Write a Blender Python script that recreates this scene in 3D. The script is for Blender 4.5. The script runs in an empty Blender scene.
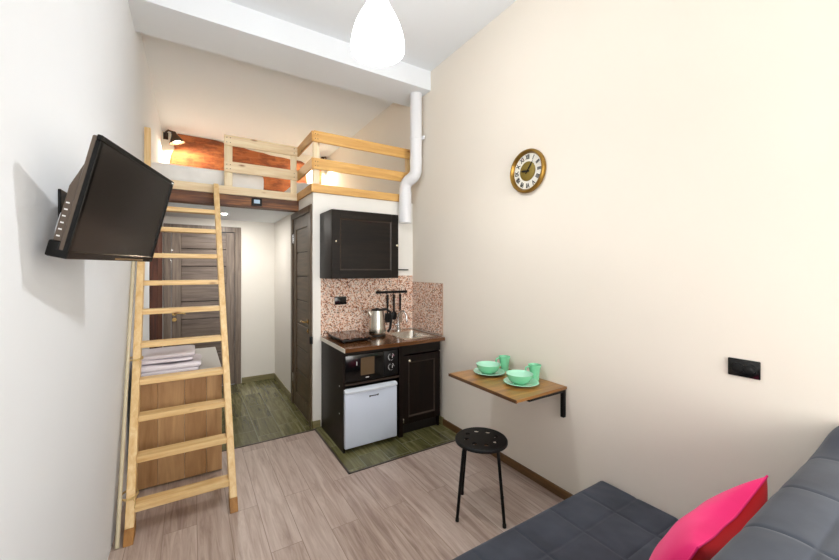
import bpy, bmesh, math, random
from mathutils import Vector, Matrix, noise
random.seed(7)
PI = math.pi
sc = bpy.context.scene
COL = sc.collection

# ------------------------------------------------------------------ materials
def _mat(name):
    m = bpy.data.materials.new(name); m.use_nodes = True
    nt = m.node_tree
    return m, nt, nt.nodes['Principled BSDF']

def N(nt, t, **kw):
    n = nt.nodes.new(t)
    for k, v in kw.items():
        if k in n.inputs.keys(): n.inputs[k].default_value = v
        else: setattr(n, k, v)
    return n

def rgb(c): return (c[0], c[1], c[2], 1)
def s2l(r, g, b):
    f = lambda v: (v/255/12.92) if v/255 <= .04045 else ((v/255+.055)/1.055)**2.4
    return (f(r), f(g), f(b))

def ramp(nt, fac, stops, interp='LINEAR'):
    r = nt.nodes.new('ShaderNodeValToRGB'); r.color_ramp.interpolation = interp
    el = r.color_ramp.elements
    while len(el) < len(stops): el.new(0.5)
    for e, (p, c) in zip(el, stops): e.position = p; e.color = rgb(c)
    nt.links.new(fac, r.inputs[0]); return r.outputs[0]

def coords(nt, scale=(1, 1, 1), rot=(0, 0, 0), loc=(0, 0, 0)):
    tc = nt.nodes.new('ShaderNodeTexCoord'); mp = nt.nodes.new('ShaderNodeMapping')
    mp.inputs['Scale'].default_value = scale; mp.inputs['Rotation'].default_value = rot; mp.inputs['Location'].default_value = loc
    nt.links.new(tc.outputs['Object'], mp.inputs[0]); return mp.outputs[0]

def bump(nt, b, h, strength=.3, dist=.01):
    n = N(nt, 'ShaderNodeBump', Strength=strength, Distance=dist)
    nt.links.new(h, n.inputs['Height']); nt.links.new(n.outputs[0], b.inputs['Normal'])

def plain(name, c, rough=.5, metal=0, spec=None, coat=0, emis=None, es=0):
    m, nt, b = _mat(name)
    b.inputs['Base Color'].default_value = rgb(c); b.inputs['Roughness'].default_value = rough
    b.inputs['Metallic'].default_value = metal
    if coat: b.inputs['Coat Weight'].default_value = coat; b.inputs['Coat Roughness'].default_value = .08
    if spec is not None: b.inputs['Specular IOR Level'].default_value = spec
    if emis: b.inputs['Emission Color'].default_value = rgb(emis); b.inputs['Emission Strength'].default_value = es
    n = N(nt, 'ShaderNodeTexNoise', Scale=60.0, Detail=3.0); nt.links.new(coords(nt), n.inputs['Vector'])
    if not emis: bump(nt, b, n.outputs['Fac'], .04, .002)
    return m

def plaster(name, c, amp=.03):
    m, nt, b = _mat(name)
    v = coords(nt)
    n = N(nt, 'ShaderNodeTexNoise', Scale=1.3, Detail=4.0); nt.links.new(v, n.inputs['Vector'])
    c2 = tuple(x*(1-amp) for x in c)
    nt.links.new(ramp(nt, n.outputs['Fac'], [(.3, c2), (.7, c)]), b.inputs['Base Color'])
    b.inputs['Roughness'].default_value = .85; b.inputs['Specular IOR Level'].default_value = .2
    n2 = N(nt, 'ShaderNodeTexNoise', Scale=9.0, Detail=6.0); nt.links.new(v, n2.inputs['Vector'])
    bump(nt, b, n2.outputs['Fac'], .12, .01)
    return m

def wood(name, dark, light, axis=0, rough=.45, scale=1.0, knots=False, stretch=14, coat=0, mid=None):
    """grain runs along the given axis"""
    m, nt, b = _mat(name)
    sc_ = [stretch*scale]*3; sc_[axis] = 1.1*scale
    v = coords(nt, tuple(sc_))
    n = N(nt, 'ShaderNodeTexNoise', Scale=2.2, Detail=7.0, Roughness=.62, Distortion=.5); nt.links.new(v, n.inputs['Vector'])
    stops = [(.28, dark), (.72, light)] if mid is None else [(.28, dark), (.5, mid), (.72, light)]
    col = ramp(nt, n.outputs['Fac'], stops)
    if knots:
        v2 = coords(nt, tuple(3.2 if i == axis else 9.0 for i in range(3)))
        vo = N(nt, 'ShaderNodeTexVoronoi', Scale=1.0); nt.links.new(v2, vo.inputs['Vector'])
        f = ramp(nt, vo.outputs['Distance'], [(.03, (1, 1, 1)), (.13, (0, 0, 0))])
        mx = N(nt, 'ShaderNodeMix', data_type='RGBA'); nt.links.new(f, mx.inputs[0])
        nt.links.new(col, mx.inputs[6]); mx.inputs[7].default_value = rgb((dark[0]*.45, dark[1]*.3, dark[2]*.25))
        col = mx.outputs[2]
    nt.links.new(col, b.inputs['Base Color'])
    b.inputs['Roughness'].default_value = rough
    if coat: b.inputs['Coat Weight'].default_value = coat; b.inputs['Coat Roughness'].default_value = .12
    bump(nt, b, n.outputs['Fac'], .12, .003)
    return m

def plank_floor(name, cols, mortar, w, l, rough, swap=True, msize=.002, grain=.5, gscale=30):
    m, nt, b = _mat(name)
    v = coords(nt, rot=(0, 0, PI/2 if swap else 0))
    br = N(nt, 'ShaderNodeTexBrick', Scale=1.0); br.offset = .37; br.squash = 1
    for k, x in (('Mortar Size', msize), ('Mortar Smooth', .1), ('Brick Width', l), ('Row Height', w), ('Bias', 0.0)):
        br.inputs[k].default_value = x
    br.inputs['Color1'].default_value = (0, 0, 0, 1); br.inputs['Color2'].default_value = (1, 1, 1, 1); br.inputs['Mortar'].default_value = (.5, .5, .5, 1)
    nt.links.new(v, br.inputs['Vector'])
    sv = coords(nt, (gscale, 2.2, 1) if swap else (2.2, gscale, 1))
    ad = N(nt, 'ShaderNodeVectorMath', operation='MULTIPLY_ADD'); nt.links.new(br.outputs['Color'], ad.inputs[0])
    ad.inputs[1].default_value = (7, 7, 7); nt.links.new(sv, ad.inputs[2])
    n = N(nt, 'ShaderNodeTexNoise', Scale=1.0, Detail=8.0, Roughness=.65, Distortion=.8); nt.links.new(ad.outputs[0], n.inputs['Vector'])
    mx = N(nt, 'ShaderNodeMath', operation='MULTIPLY_ADD'); nt.links.new(br.outputs['Color'], mx.inputs[0]); mx.inputs[1].default_value = .16
    nt.links.new(n.outputs['Fac'], mx.inputs[2])
    col = ramp(nt, mx.outputs[0], [(.35, cols[0]), (.56, cols[1]), (.78, cols[2])])
    m2 = N(nt, 'ShaderNodeMix', data_type='RGBA'); nt.links.new(br.outputs['Fac'], m2.inputs[0]); nt.links.new(col, m2.inputs[6])
    m2.inputs[7].default_value = rgb(mortar); nt.links.new(m2.outputs[2], b.inputs['Base Color'])
    b.inputs['Roughness'].default_value = rough
    inv = N(nt, 'ShaderNodeMath', operation='SUBTRACT'); inv.inputs[0].default_value = 1.0; nt.links.new(br.outputs['Fac'], inv.inputs[1])
    bump(nt, b, inv.outputs[0], .25, .002)
    return m

def mosaic(name, size):
    m, nt, b = _mat(name)
    v = coords(nt)
    ad = N(nt, 'ShaderNodeVectorMath', operation='ADD'); nt.links.new(v, ad.inputs[0]); ad.inputs[1].default_value = (.0037, .0041, .0033)
    sn = N(nt, 'ShaderNodeVectorMath', operation='SNAP'); nt.links.new(ad.outputs[0], sn.inputs[0]); sn.inputs[1].default_value = (size,)*3
    ml = N(nt, 'ShaderNodeVectorMath', operation='MULTIPLY'); nt.links.new(sn.outputs[0], ml.inputs[0]); ml.inputs[1].default_value = (97.3, 97.3, 97.3)
    w = N(nt, 'ShaderNodeTexWhiteNoise'); nt.links.new(ml.outputs[0], w.inputs[0])
    col = ramp(nt, w.outputs['Value'], [(0, s2l(242, 224, 208)), (.26, s2l(228, 190, 168)), (.46, s2l(204, 156, 128)), (.64, s2l(168, 112, 84)),
                                        (.76, s2l(222, 206, 194)), (.90, s2l(122, 76, 56)), (.96, s2l(70, 44, 34))], 'CONSTANT')
    nt.links.new(col, b.inputs['Base Color']); b.inputs['Roughness'].default_value = .22
    return m

def old_brick(name):
    m, nt, b = _mat(name)
    v0 = coords(nt, rot=(PI/2, 0, 0)); dn = N(nt, 'ShaderNodeTexNoise', Scale=4.0, Detail=4.0); nt.links.new(v0, dn.inputs['Vector'])
    ad = N(nt, 'ShaderNodeVectorMath', operation='MULTIPLY_ADD'); nt.links.new(dn.outputs['Color'], ad.inputs[0]); ad.inputs[1].default_value = (.09, .09, .09); nt.links.new(v0, ad.inputs[2]); v = ad.outputs[0]
    br = N(nt, 'ShaderNodeTexBrick', Scale=1.0)
    for k, x in (('Mortar Size', .012), ('Mortar Smooth', 1.0), ('Brick Width', .26), ('Row Height', .085), ('Bias', 0.0)): br.inputs[k].default_value = x
    br.inputs['Color1'].default_value = rgb(s2l(178, 104, 56)); br.inputs['Color2'].default_value = rgb(s2l(146, 76, 38)); br.inputs['Mortar'].default_value = rgb(s2l(170, 104, 60))
    nt.links.new(v, br.inputs['Vector'])
    n = N(nt, 'ShaderNodeTexNoise', Scale=5.0, Detail=8.0, Roughness=.7); nt.links.new(coords(nt, (.5, 1, 1.4)), n.inputs['Vector'])
    mx = N(nt, 'ShaderNodeMix', data_type='RGBA'); nt.links.new(ramp(nt, n.outputs['Fac'], [(.45, (0, 0, 0)), (.6, (1, 1, 1))]), mx.inputs[0])
    nt.links.new(br.outputs['Color'], mx.inputs[6]); mx.inputs[7].default_value = rgb(s2l(112, 56, 28))
    nt.links.new(mx.outputs[2], b.inputs['Base Color']); b.inputs['Roughness'].default_value = .85
    bump(nt, b, n.outputs['Fac'], .6, .02)
    return m

def fabric(name, c1, c2, scale=420, rough=.9, sheen=.2):
    m, nt, b = _mat(name)
    n = N(nt, 'ShaderNodeTexNoise', Scale=5.0, Detail=5.0); nt.links.new(coords(nt), n.inputs['Vector'])
    nt.links.new(ramp(nt, n.outputs['Fac'], [(.32, c1), (.68, c2)]), b.inputs['Base Color'])
    b.inputs['Roughness'].default_value = rough; b.inputs['Sheen Weight'].default_value = sheen; b.inputs['Specular IOR Level'].default_value = .25
    n2 = N(nt, 'ShaderNodeTexNoise', Scale=float(scale), Detail=2.0); nt.links.new(coords(nt), n2.inputs['Vector'])
    bump(nt, b, n2.outputs['Fac'], .15, .001)
    return m

M = {}
M['wall'] = plaster('wall plaster', s2l(243, 240, 233))
M['wall_right'] = plaster('warm tinted wall plaster', s2l(240, 232, 219))  # warm light on this side is tinted into the cream base
M['wall_left'] = plaster('cool tinted wall plaster', s2l(235, 239, 243))  # cool light on this side is tinted into the bluish base
M['ceiling'] = plaster('ceiling paint', s2l(234, 238, 242), .01)
M['wall_loft'] = plaster('loft plaster', s2l(242, 234, 218))
M['laminate'] = plank_floor('laminate floor', [s2l(142, 120, 108), s2l(180, 160, 148), s2l(206, 190, 180)], s2l(150, 130, 116), .165, 1.25, .32)
M['tile'] = plank_floor('olive wood look tile', [s2l(70, 66, 38), s2l(100, 98, 62), s2l(142, 136, 100)], s2l(128, 128, 104), .20, .42, .18, msize=.003)
M['tile_edge'] = plain('dark edge strip', s2l(76, 68, 58), .4, .4)
M['basewood'] = wood('brown skirting', s2l(76, 52, 28), s2l(124, 90, 52), 1)
M['basetile'] = wood('olive skirting tile', s2l(110, 104, 66), s2l(160, 150, 108), 0, .35)
M['pineX'] = wood('pine x', s2l(206, 160, 96), s2l(240, 212, 158), 0, knots=True)
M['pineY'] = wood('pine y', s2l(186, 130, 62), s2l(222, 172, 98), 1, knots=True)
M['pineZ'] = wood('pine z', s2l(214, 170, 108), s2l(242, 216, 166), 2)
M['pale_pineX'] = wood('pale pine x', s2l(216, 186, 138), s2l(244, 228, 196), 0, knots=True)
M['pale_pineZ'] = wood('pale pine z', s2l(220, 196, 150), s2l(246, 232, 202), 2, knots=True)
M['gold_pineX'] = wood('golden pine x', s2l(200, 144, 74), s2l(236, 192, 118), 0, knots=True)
M['foot_wood'] = wood('darker foot wood', s2l(140, 92, 36), s2l(186, 132, 60), 2)  # deeper brown than the ladder rails
M['joist'] = wood('dark old timber', s2l(44, 22, 10), s2l(170, 112, 60), 0, .55, mid=s2l(96, 54, 26), knots=True, scale=.8)
M['post_red'] = wood('red brown timber', s2l(54, 26, 16), s2l(108, 56, 34), 2, .6)
M['wenge'] = wood('wenge laminate', s2l(8, 5, 4), s2l(28, 17, 12), 2, .4)
M['wengeX'] = wood('wenge laminate x', s2l(10, 8, 6), s2l(30, 22, 16), 0, .45)
M['wenge_lite'] = wood('brown wenge strip', s2l(34, 26, 20), s2l(56, 42, 31), 0, .4)
for k_ in ('wenge', 'wengeX'): M[k_].node_tree.nodes['Principled BSDF'].inputs['Specular IOR Level'].default_value = .2
M['black_in'] = plain('cabinet inside', s2l(16, 11, 9), .5)
M['counter'] = wood('walnut worktop', s2l(66, 38, 18), s2l(112, 70, 36), 0, .22, coat=.3)
M['counter_end'] = plain('worktop end strip', s2l(222, 218, 206), .4)
M['mosaic'] = mosaic('mosaic splashback', .009)
M['doorX'] = wood('grey brown door x', s2l(78, 66, 58), s2l(136, 120, 108), 0, .4, stretch=18)
M['doorZ'] = wood('grey brown door z', s2l(84, 72, 62), s2l(146, 130, 116), 2, .4, stretch=18)
M['bdoorY'] = wood('dark oak door y', s2l(58, 46, 32), s2l(104, 88, 66), 1, .38, stretch=18)
M['bdoorZ'] = wood('dark oak door z', s2l(56, 44, 32), s2l(108, 90, 68), 2, .38, stretch=18)
M['brass'] = plain('brass', s2l(190, 160, 104), .25, 1)
M['gold'] = plain('antique gold', s2l(150, 116, 52), .36, .85)
M['golddisc'] = plain('matte gold dial', s2l(132, 112, 44), .55, .4)
M['chrome'] = plain('chrome', s2l(225, 225, 225), .12, 1)
M['steel'] = plain('brushed steel', s2l(205, 200, 190), .24, 1)
M['nickel'] = plain('nickel knob', s2l(225, 215, 190), .25, .8)
M['black'] = plain('black plastic', s2l(6, 6, 7), .42, spec=.3)
M['black_gloss'] = plain('black gloss', s2l(8, 8, 9), .16)
M['black_metal'] = plain('black painted metal', s2l(7, 7, 8), .45, spec=.3)
M['tv_bezel'] = plain('tv bezel', s2l(7, 6, 6), .2, spec=.3)
M['tv_back'] = plain('tv back', s2l(84, 72, 62), .42)
M['screen'] = plain('tv screen', s2l(34, 29, 25), .24)
M['fridge'] = plain('fridge silver', s2l(208, 218, 234), .38, 0)
M['fridge_lip'] = plain('fridge trim', s2l(220, 228, 238), .35, 0)
M['white_plastic'] = plain('white plastic', s2l(236, 237, 240), .35)
M['white_print'] = plain('white print', s2l(220, 220, 220), .5)
M['dark_print'] = plain('dark print', s2l(50, 54, 60), .5)
M['mint'] = plain('mint glaze', s2l(130, 214, 168), .22, coat=.4)
M['mint_in'] = plain('pale mint glaze', s2l(178, 230, 204), .22, coat=.4)
M['table'] = wood('oiled table wood', s2l(112, 68, 24), s2l(186, 132, 62), 0, .28, scale=.8, coat=.25)
M['table_edge'] = wood('table edge wood', s2l(70, 44, 22), s2l(110, 74, 40), 1, .4)
M['sofa'] = fabric('slate quilted cloth', s2l(50, 55, 66), s2l(68, 74, 86))
M['pink'] = fabric('hot pink cotton', s2l(244, 24, 116), s2l(255, 36, 128), 700)
M['red'] = fabric('deep red cotton', s2l(232, 4, 22), s2l(242, 8, 30), 700)
M['linen'] = fabric('white bedding', s2l(232, 230, 226), s2l(246, 244, 240))
M['packed'] = plain('lilac white cloth in film', s2l(226, 220, 228), .3)
M['clothes_film'] = M['packed']
M['box_front'] = wood('oak laminate z', s2l(166, 124, 80), s2l(204, 164, 116), 2, .45, stretch=9)
M['box_front2'] = wood('oak laminate z dark', s2l(150, 108, 66), s2l(190, 148, 100), 2, .45, stretch=9)
M['box_top'] = plain('grey white laminate', s2l(206, 204, 198), .35)
M['brick'] = old_brick('old orange brick')
M['bulb'] = plain('lit bulb', (1, 1, 1), .5, emis=(.97, .985, 1), es=430)
M['lamp_glow'] = plain('lit spot bulb', (1, 1, 1), .5, emis=(1, .86, .64), es=720)
M['down_glow'] = plain('lit downlight', (1, 1, 1), .5, emis=(1, .95, .88), es=1500)
M['lamp_black'] = plain('lamp bronze', s2l(60, 40, 26), .4, .5)
M['twine'] = plain('twine', s2l(206, 176, 118), .9)
M['pole'] = plain('pale pole', s2l(206, 194, 164), .6)
M['lcd'] = plain('pale display', s2l(176, 204, 230), .3)
def shade_mat():
    m, nt, b = _mat('lit white shade')
    b.inputs['Base Color'].default_value = (.95, .95, .95, 1); b.inputs['Roughness'].default_value = .4
    b.inputs['Emission Color'].default_value = (1, .98, .95, 1); b.inputs['Emission Strength'].default_value = 2.4
    tr = nt.nodes.new('ShaderNodeBsdfTransparent'); tr.inputs[0].default_value = (1, 1, 1, 1)
    mx = nt.nodes.new('ShaderNodeMixShader'); mx.inputs[0].default_value = .60
    nt.links.new(b.outputs[0], mx.inputs[1]); nt.links.new(tr.outputs[0], mx.inputs[2])
    nt.links.new(mx.outputs[0], nt.nodes['Material Output'].inputs['Surface'])
    return m
M['shade'] = shade_mat()
def hob_mat():
    m, nt, b = _mat('speckled hob glass')
    v = N(nt, 'ShaderNodeTexVoronoi', Scale=75.0); nt.links.new(coords(nt), v.inputs['Vector'])
    nt.links.new(ramp(nt, v.outputs['Color'], [(.2, s2l(30, 18, 14)), (.5, s2l(86, 56, 44)), (.8, s2l(160, 126, 112))], 'CONSTANT'), b.inputs['Base Color'])
    b.inputs['Roughness'].default_value = .1
    return m
M['hob'] = hob_mat()

# ------------------------------------------------------------------ mesh helpers
class MB:
    def __init__(s): s.bm = bmesh.new()
    def box(s, x0, x1, y0, y1, z0, z1, bev=0, seg=1, mat=None):
        g = bmesh.ops.create_cube(s.bm, size=1)
        vs = g['verts']
        for v in vs: v.co = Vector(((x0+x1)/2+v.co.x*(x1-x0), (y0+y1)/2+v.co.y*(y1-y0), (z0+z1)/2+v.co.z*(z1-z0)))
        if mat: bmesh.ops.transform(s.bm, matrix=mat, verts=vs)
        if bev:
            es = list({e for v in vs for e in v.link_edges})
            bmesh.ops.bevel(s.bm, geom=es, offset=bev, segments=seg, affect='EDGES', profile=.5)
        return s
    def cyl(s, p0, p1, r0, r1=None, n=20, caps=True):
        p0 = Vector(p0); p1 = Vector(p1); r1 = r0 if r1 is None else r1
        d = p1-p0; q = d.to_track_quat('Z', 'Y').to_matrix().to_4x4()
        bmesh.ops.create_cone(s.bm, cap_ends=caps, segments=n, radius1=r0, radius2=r1, depth=d.length, matrix=Matrix.Translation((p0+p1)/2) @ q)
        return s
    def sph(s, c, r, sx=1, sy=1, sz=1, n=16):
        bmesh.ops.create_uvsphere(s.bm, u_segments=n*2, v_segments=n, radius=r, matrix=Matrix.Translation(c) @ Matrix.Diagonal((sx, sy, sz, 1)))
        return s
    def lathe(s, prof, c=(0, 0, 0), n=40, M4=None, close=False):
        """prof: list of (r, z)"""
        rings = []
        M4 = M4 or Matrix.Translation(c)
        for r, z in prof:
            if r < 1e-6: rings.append([s.bm.verts.new(M4 @ Vector((0, 0, z)))])
            else: rings.append([s.bm.verts.new(M4 @ Vector((r*math.cos(2*PI*i/n), r*math.sin(2*PI*i/n), z))) for i in range(n)])
        pairs = list(zip(rings, rings[1:]))
        if close: pairs.append((rings[-1], rings[0]))
        for a, b in pairs:
            if len(a) == 1 and len(b) == 1: continue
            for i in range(n):
                j = (i+1) % n
                if len(a) == 1: s.bm.faces.new((a[0], b[i], b[j]))
                elif len(b) == 1: s.bm.faces.new((a[i], b[0], a[j]))
                else: s.bm.faces.new((a[i], b[i], b[j], a[j]))
        return s
    def tube(s, pts, r, n=12, caps=True, radii=None):
        pts = [Vector(p) for p in pts]; rings = []
        up = None
        for i, p in enumerate(pts):
            d = (pts[min(i+1, len(pts)-1)]-pts[max(i-1, 0)]).normalized()
            if up is None:
                up = Vector((0, 0, 1)) if abs(d.z) < .9 else Vector((1, 0, 0))
            a = d.cross(up).normalized(); b = a.cross(d).normalized(); up = b
            rr = radii[i] if radii else r
            rings.append([s.bm.verts.new(p+a*rr*math.cos(2*PI*k/n)+b*rr*math.sin(2*PI*k/n)) for k in range(n)])
        for A, B in zip(rings, rings[1:]):
            for k in range(n): s.bm.faces.new((A[k], A[(k+1) % n], B[(k+1) % n], B[k]))
        if caps: s.bm.faces.new(rings[0][::-1]); s.bm.faces.new(rings[-1])
        return s
    def prism(s, poly, axis, a, b, bev=0):
        """poly: 2d points in the plane of the two other axes, extruded on axis from a to b"""
        def P(u, v, w):
            return {0: Vector((w, u, v)), 1: Vector((u, w, v)), 2: Vector((u, v, w))}[axis]
        A = [s.bm.verts.new(P(u, v, a)) for u, v in poly]; B = [s.bm.verts.new(P(u, v, b)) for u, v in poly]
        fs = [s.bm.faces.new(A), s.bm.faces.new(B[::-1])]
        n = len(poly)
        for i in range(n): fs.append(s.bm.faces.new((A[i], B[i], B[(i+1) % n], A[(i+1) % n])))
        if bev:
            es = list({e for f in fs for e in f.edges})
            bmesh.ops.bevel(s.bm, geom=es, offset=bev, segments=2, affect='EDGES', profile=.5)
        return s
    def grid(s, f, nu, nv, wrapu=False):
        V = [[s.bm.verts.new(f(i/(nu if wrapu else nu-1), j/(nv-1))) for j in range(nv)] for i in range(nu)]
        for i in range(nu if wrapu else nu-1):
            for j in range(nv-1):
                s.bm.faces.new((V[i][j], V[(i+1) % nu][j], V[(i+1) % nu][j+1], V[i][j+1]))
        return V

ORG = {}
def org_of(o):
    v = Vector((0, 0, 0))
    while o is not None: v = v+o.location; o = o.parent
    return v
def build(name, mb, mat, parent=None, smooth=False, local=False, label=None, mats=None):
    bm = mb.bm
    bmesh.ops.recalc_face_normals(bm, faces=bm.faces)
    if parent is not None:
        if not local:
            bmesh.ops.translate(bm, verts=bm.verts, vec=-org_of(parent))
        loc = Vector((0, 0, 0))
    else:
        xs = [v.co for v in bm.verts]
        loc = Vector(((min(v.x for v in xs)+max(v.x for v in xs))/2, (min(v.y for v in xs)+max(v.y for v in xs))/2, min(v.z for v in xs)))
        bmesh.ops.translate(bm, verts=bm.verts, vec=-loc)
    me = bpy.data.meshes.new(name); bm.to_mesh(me); bm.free()
    me.materials.append(mat)
    for m in (mats or []): me.materials.append(m)
    if smooth:
        me.polygons.foreach_set('use_smooth', [True]*len(me.polygons))
        try: me.set_sharp_from_angle(angle=math.radians(38))
        except Exception: pass
    o = bpy.data.objects.new(name, me); COL.objects.link(o)
    o.location = loc
    if parent is not None: o.parent = parent
    if label: o['label'] = label
    return o
def tag(o, label, cat, group=None):
    o['label'] = label; o['category'] = cat
    if group: o['group'] = group
    return o
def struct(name, mb, mat, **k):
    o = build(name, mb, mat, **k); o['kind'] = 'structure'; return o
def thing(name, loc, label, cat, group=None, rot=None):
    o = bpy.data.objects.new(name, None); COL.objects.link(o); o.location = loc; o.empty_display_size = .05
    if rot: o.rotation_euler = rot
    return tag(o, label, cat, group)
def sthing(name, loc):
    o = bpy.data.objects.new(name, None); COL.objects.link(o); o.location = loc; o['kind'] = 'structure'; o.empty_display_size = .05
    return o
def copy_tree(o, parent=None):
    c = o.copy(); COL.objects.link(c); c.parent = parent
    for ch in list(o.children): copy_tree(ch, c)
    return c

# ------------------------------------------------------------------ the room
XL, XR = -.37, 2.07          # side walls
YB, YH, YK, YT = -2.4, 5.33, 3.45, 6.5
HC, ZD = 3.53, 2.24          # ceiling, loft deck
BX = .97                     # left face of the bathroom box
HCZ = 2.15

struct('floor', MB().box(XL-.1, XR+.1, YB-.1, YT+.1, -.12, 0), M['laminate'])
struct('floor.001', MB().box(XL, BX, 3.42, YH, .0, .003), M['tile'])
struct('floor.002', MB().box(.99, XR, 2.55, YK, .0, .003), M['tile'])
struct('trim_1', MB().box(XL, BX+.02, 3.405, 3.42, 0, .005).box(.975, .99, 2.535, 3.42, 0, .005).box(.975, XR, 2.535, 2.55, 0, .005), M['tile_edge'])
struct('ceiling', MB().box(XL-.1, XR+.1, YB-.1, YT+.1, HC, HC+.12), M['ceiling'])
struct('trim_2', MB().box(XL, XR, 3.09, 3.53, 3.335, HC), M['ceiling'])      # dropped ceiling beam
struct('wall_left', MB().box(XL-.1, XL, YB-.1, YT+.1, 0, HC), M['wall_left'])
struct('wall_right', MB().box(XR, XR+.1, YB-.1, YT+.1, 0, HC), M['wall_right'])
# unseen wall behind the camera, with an opening added for fill light
wb = MB()
wx0, wx1, wz0, wz1 = -.15, 1.85, .40, 2.5
wb.box(XL, wx0, YB-.2, YB, 0, HC).box(wx1, XR, YB-.2, YB, 0, HC).box(wx0, wx1, YB-.2, YB, 0, wz0).box(wx0, wx1, YB-.2, YB, wz1, HC)
struct('wall_rear', wb, M['wall'])
w1 = sthing('added_window_1', ((wx0+wx1)/2, YB-.1, wz0))  # unseen window, added and sized to fill the room with light
fr = MB(); t = .06
fr.box(wx0, wx0+t, YB-.14, YB-.08, wz0, wz1, .004).box(wx1-t, wx1, YB-.14, YB-.08, wz0, wz1, .004).box(wx0+t, wx1-t, YB-.14, YB-.08, wz0, wz0+t, .004)
fr.box(wx0+t, wx1-t, YB-.14, YB-.08, wz1-t, wz1, .004).box((wx0+wx1)/2-.03, (wx0+wx1)/2+.03, YB-.14, YB-.08, wz0+t, wz1-t, .004)
build('added_window_frame', fr, M['white_plastic'], w1)
build('added_window_sill', MB().box(wx0, wx1, YB-.08, YB+.08, wz0-.03, wz0, .005), M['white_plastic'], w1)
# bathroom box: front wall behind the kitchen, left wall with the door opening
dy0, dy1, dz1 = 3.50, 4.28, 2.13
bb = MB()
bb.box(BX, XR, YK, YK+.08, 0, ZD-.005)
bb.box(BX, BX+.08, YK+.08, YK+.081, 0, ZD-.005)
bb.box(BX, BX+.08, dy1, YT, 0, ZD-.005).box(BX, BX+.08, YK+.08, dy1, dz1, ZD-.005)
struct('wall_bathroom', bb, M['wall'])
# hall end wall and loft end wall
hw = MB(); hx0, hx1, hzt = -.29, .548, 2.06
hw.box(XL, hx0, YH, YH+.1, 0, HCZ).box(hx1, BX, YH, YH+.1, 0, HCZ).box(hx0, hx1, YH, YH+.1, hzt, HCZ)
struct('wall_hall', hw, M['wall'])
struct('ceiling.001', MB().box(XL, BX, 4.0, YT, HCZ, ZD).box(BX, XR, YK+.08, YT, ZD-.004, ZD+.06).box(XL, BX, 4.02, YT, ZD, ZD+.06), M['ceiling'])
struct('wall_loft', MB().box(XL, XR, YT, YT+.1, ZD, HC), M['wall_loft'])
# exposed brick: ragged patches standing a finger proud of the loft plaster
def brick_patch(pts, y0, y1, n=9):
    out = []
    for i, (a, b) in enumerate(zip(pts, pts[1:]+pts[:1])):
        L = math.dist(a, b); k = max(1, int(L/.09))
        for j in range(k):
            f = j/k; px, pz = a[0]+(b[0]-a[0])*f, a[1]+(b[1]-a[1])*f
            if j and pz < 3.52: px += random.uniform(-.012, .012); pz += random.uniform(-.012, .012)
            out.append((px, pz))
    return MB().prism(out, 1, y0, y1)
struct('wall_loft.001', brick_patch([(-.27, 2.45), (1.72, 2.45), (1.72, 3.0), (1.70, 3.36), (1.62, 3.40), (1.10, 3.42), (.6, 3.47), (.30, 3.52), (-.18, 3.525), (-.25, 3.43), (-.22, 3.3), (-.28, 3.1)], YT-.02, YT), M['brick'])
struct('wall_loft.002', brick_patch([(1.84, 3.05), (1.98, 3.05), (1.97, 3.3), (1.99, 3.44), (1.87, 3.43), (1.85, 3.2)], YT-.02, YT), M['brick'])
# dark red timber post in the hall corner
struct('trim_3', MB().box(XL, -.30, 4.62, YH, 0, HCZ, .006), M['post_red'])
# loft edge: dark joist and the pale board on it
struct('trim_4', MB().box(XL, BX, 3.985, 4.0, 2.13, 2.235).box(XL, BX-.001, 4.0, 4.10, 2.13, 2.15, .004), M['joist'])
fb = MB(); fb.box(XL, BX-.02, 3.97, 4.0, 2.236, 2.315, .003)
struct('trim_5', fb, M['pale_pineX'])
struct('trim_6', MB().box(BX-.022, BX-.001, YK-.02, 4.0, 2.236, 2.315, .003), M['pineY'])
struct('trim_7', MB().box(BX-.02, XR-.035, YK-.022, YK, 2.236, 2.315, .003), M['gold_pineX'])
# skirting
struct('baseboard_right', MB().box(XR-.016, XR, YB, 2.86, 0, .062, .003), M['basewood'])
struct('baseboard_kitchen', MB().box(XR-.012, XR, 2.86, 3.40, .003, .07, .003), M['basetile'])
struct('baseboard_hall', MB().box(hx1+.01, BX, YH-.012, YH, .003, .075, .003), M['basetile'])
struct('baseboard_bathroom', MB().box(BX-.012, BX, dy1+.03, YH-.012, .003, .075, .003).box(BX-.012, BX, YK-.012, dy0-.01, 0, .07, .003).box(BX-.012, 1.04, YK-.012, YK, 0.004, .07, .003), M['basetile'])
struct('baseboard_left', MB().box(XL, XL+.012, 3.42, 4.61, .003, .075, .003), M['basetile'])

# ------------------------------------------------------------------ doors
d1 = sthing('door_1', ((hx0+hx1)/2, YH, 0))
f = MB()
f.box(hx0, hx0+.075, YH-.02, YH+.08, 0, hzt, .004).box(hx1-.07, hx1, YH-.02, YH+.08, 0, hzt, .004).box(hx0+.075, hx1-.07, YH-.02, YH+.08, hzt-.07, hzt, .004)
build('door_frame', f, M['doorZ'], d1)
lx0, lx1 = hx0+.078, hx1-.073
st = MB(); st.box(lx0, lx0+.10, YH, YH+.04, .008, hzt-.073, .003).box(lx1-.10, lx1, YH, YH+.04, .008, hzt-.073, .003)
leaf = build('door_leaf', st, M['doorZ'], d1)
pl = MB(); nz = 9; z0, z1 = .008, hzt-.075
for i in range(nz):
    a = z0+(z1-z0)*i/nz; b = z0+(z1-z0)*(i+1)/nz
    pl.box(lx0+.10, lx1-.10, YH+.005, YH+.035, a+.004, b-.004, .004)
build('panel', pl, M['doorX'], leaf)
build('panel_groove', MB().box(lx0+.10, lx1-.10, YH+.012, YH+.03, z0, z1), M['wenge'], leaf)
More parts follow.
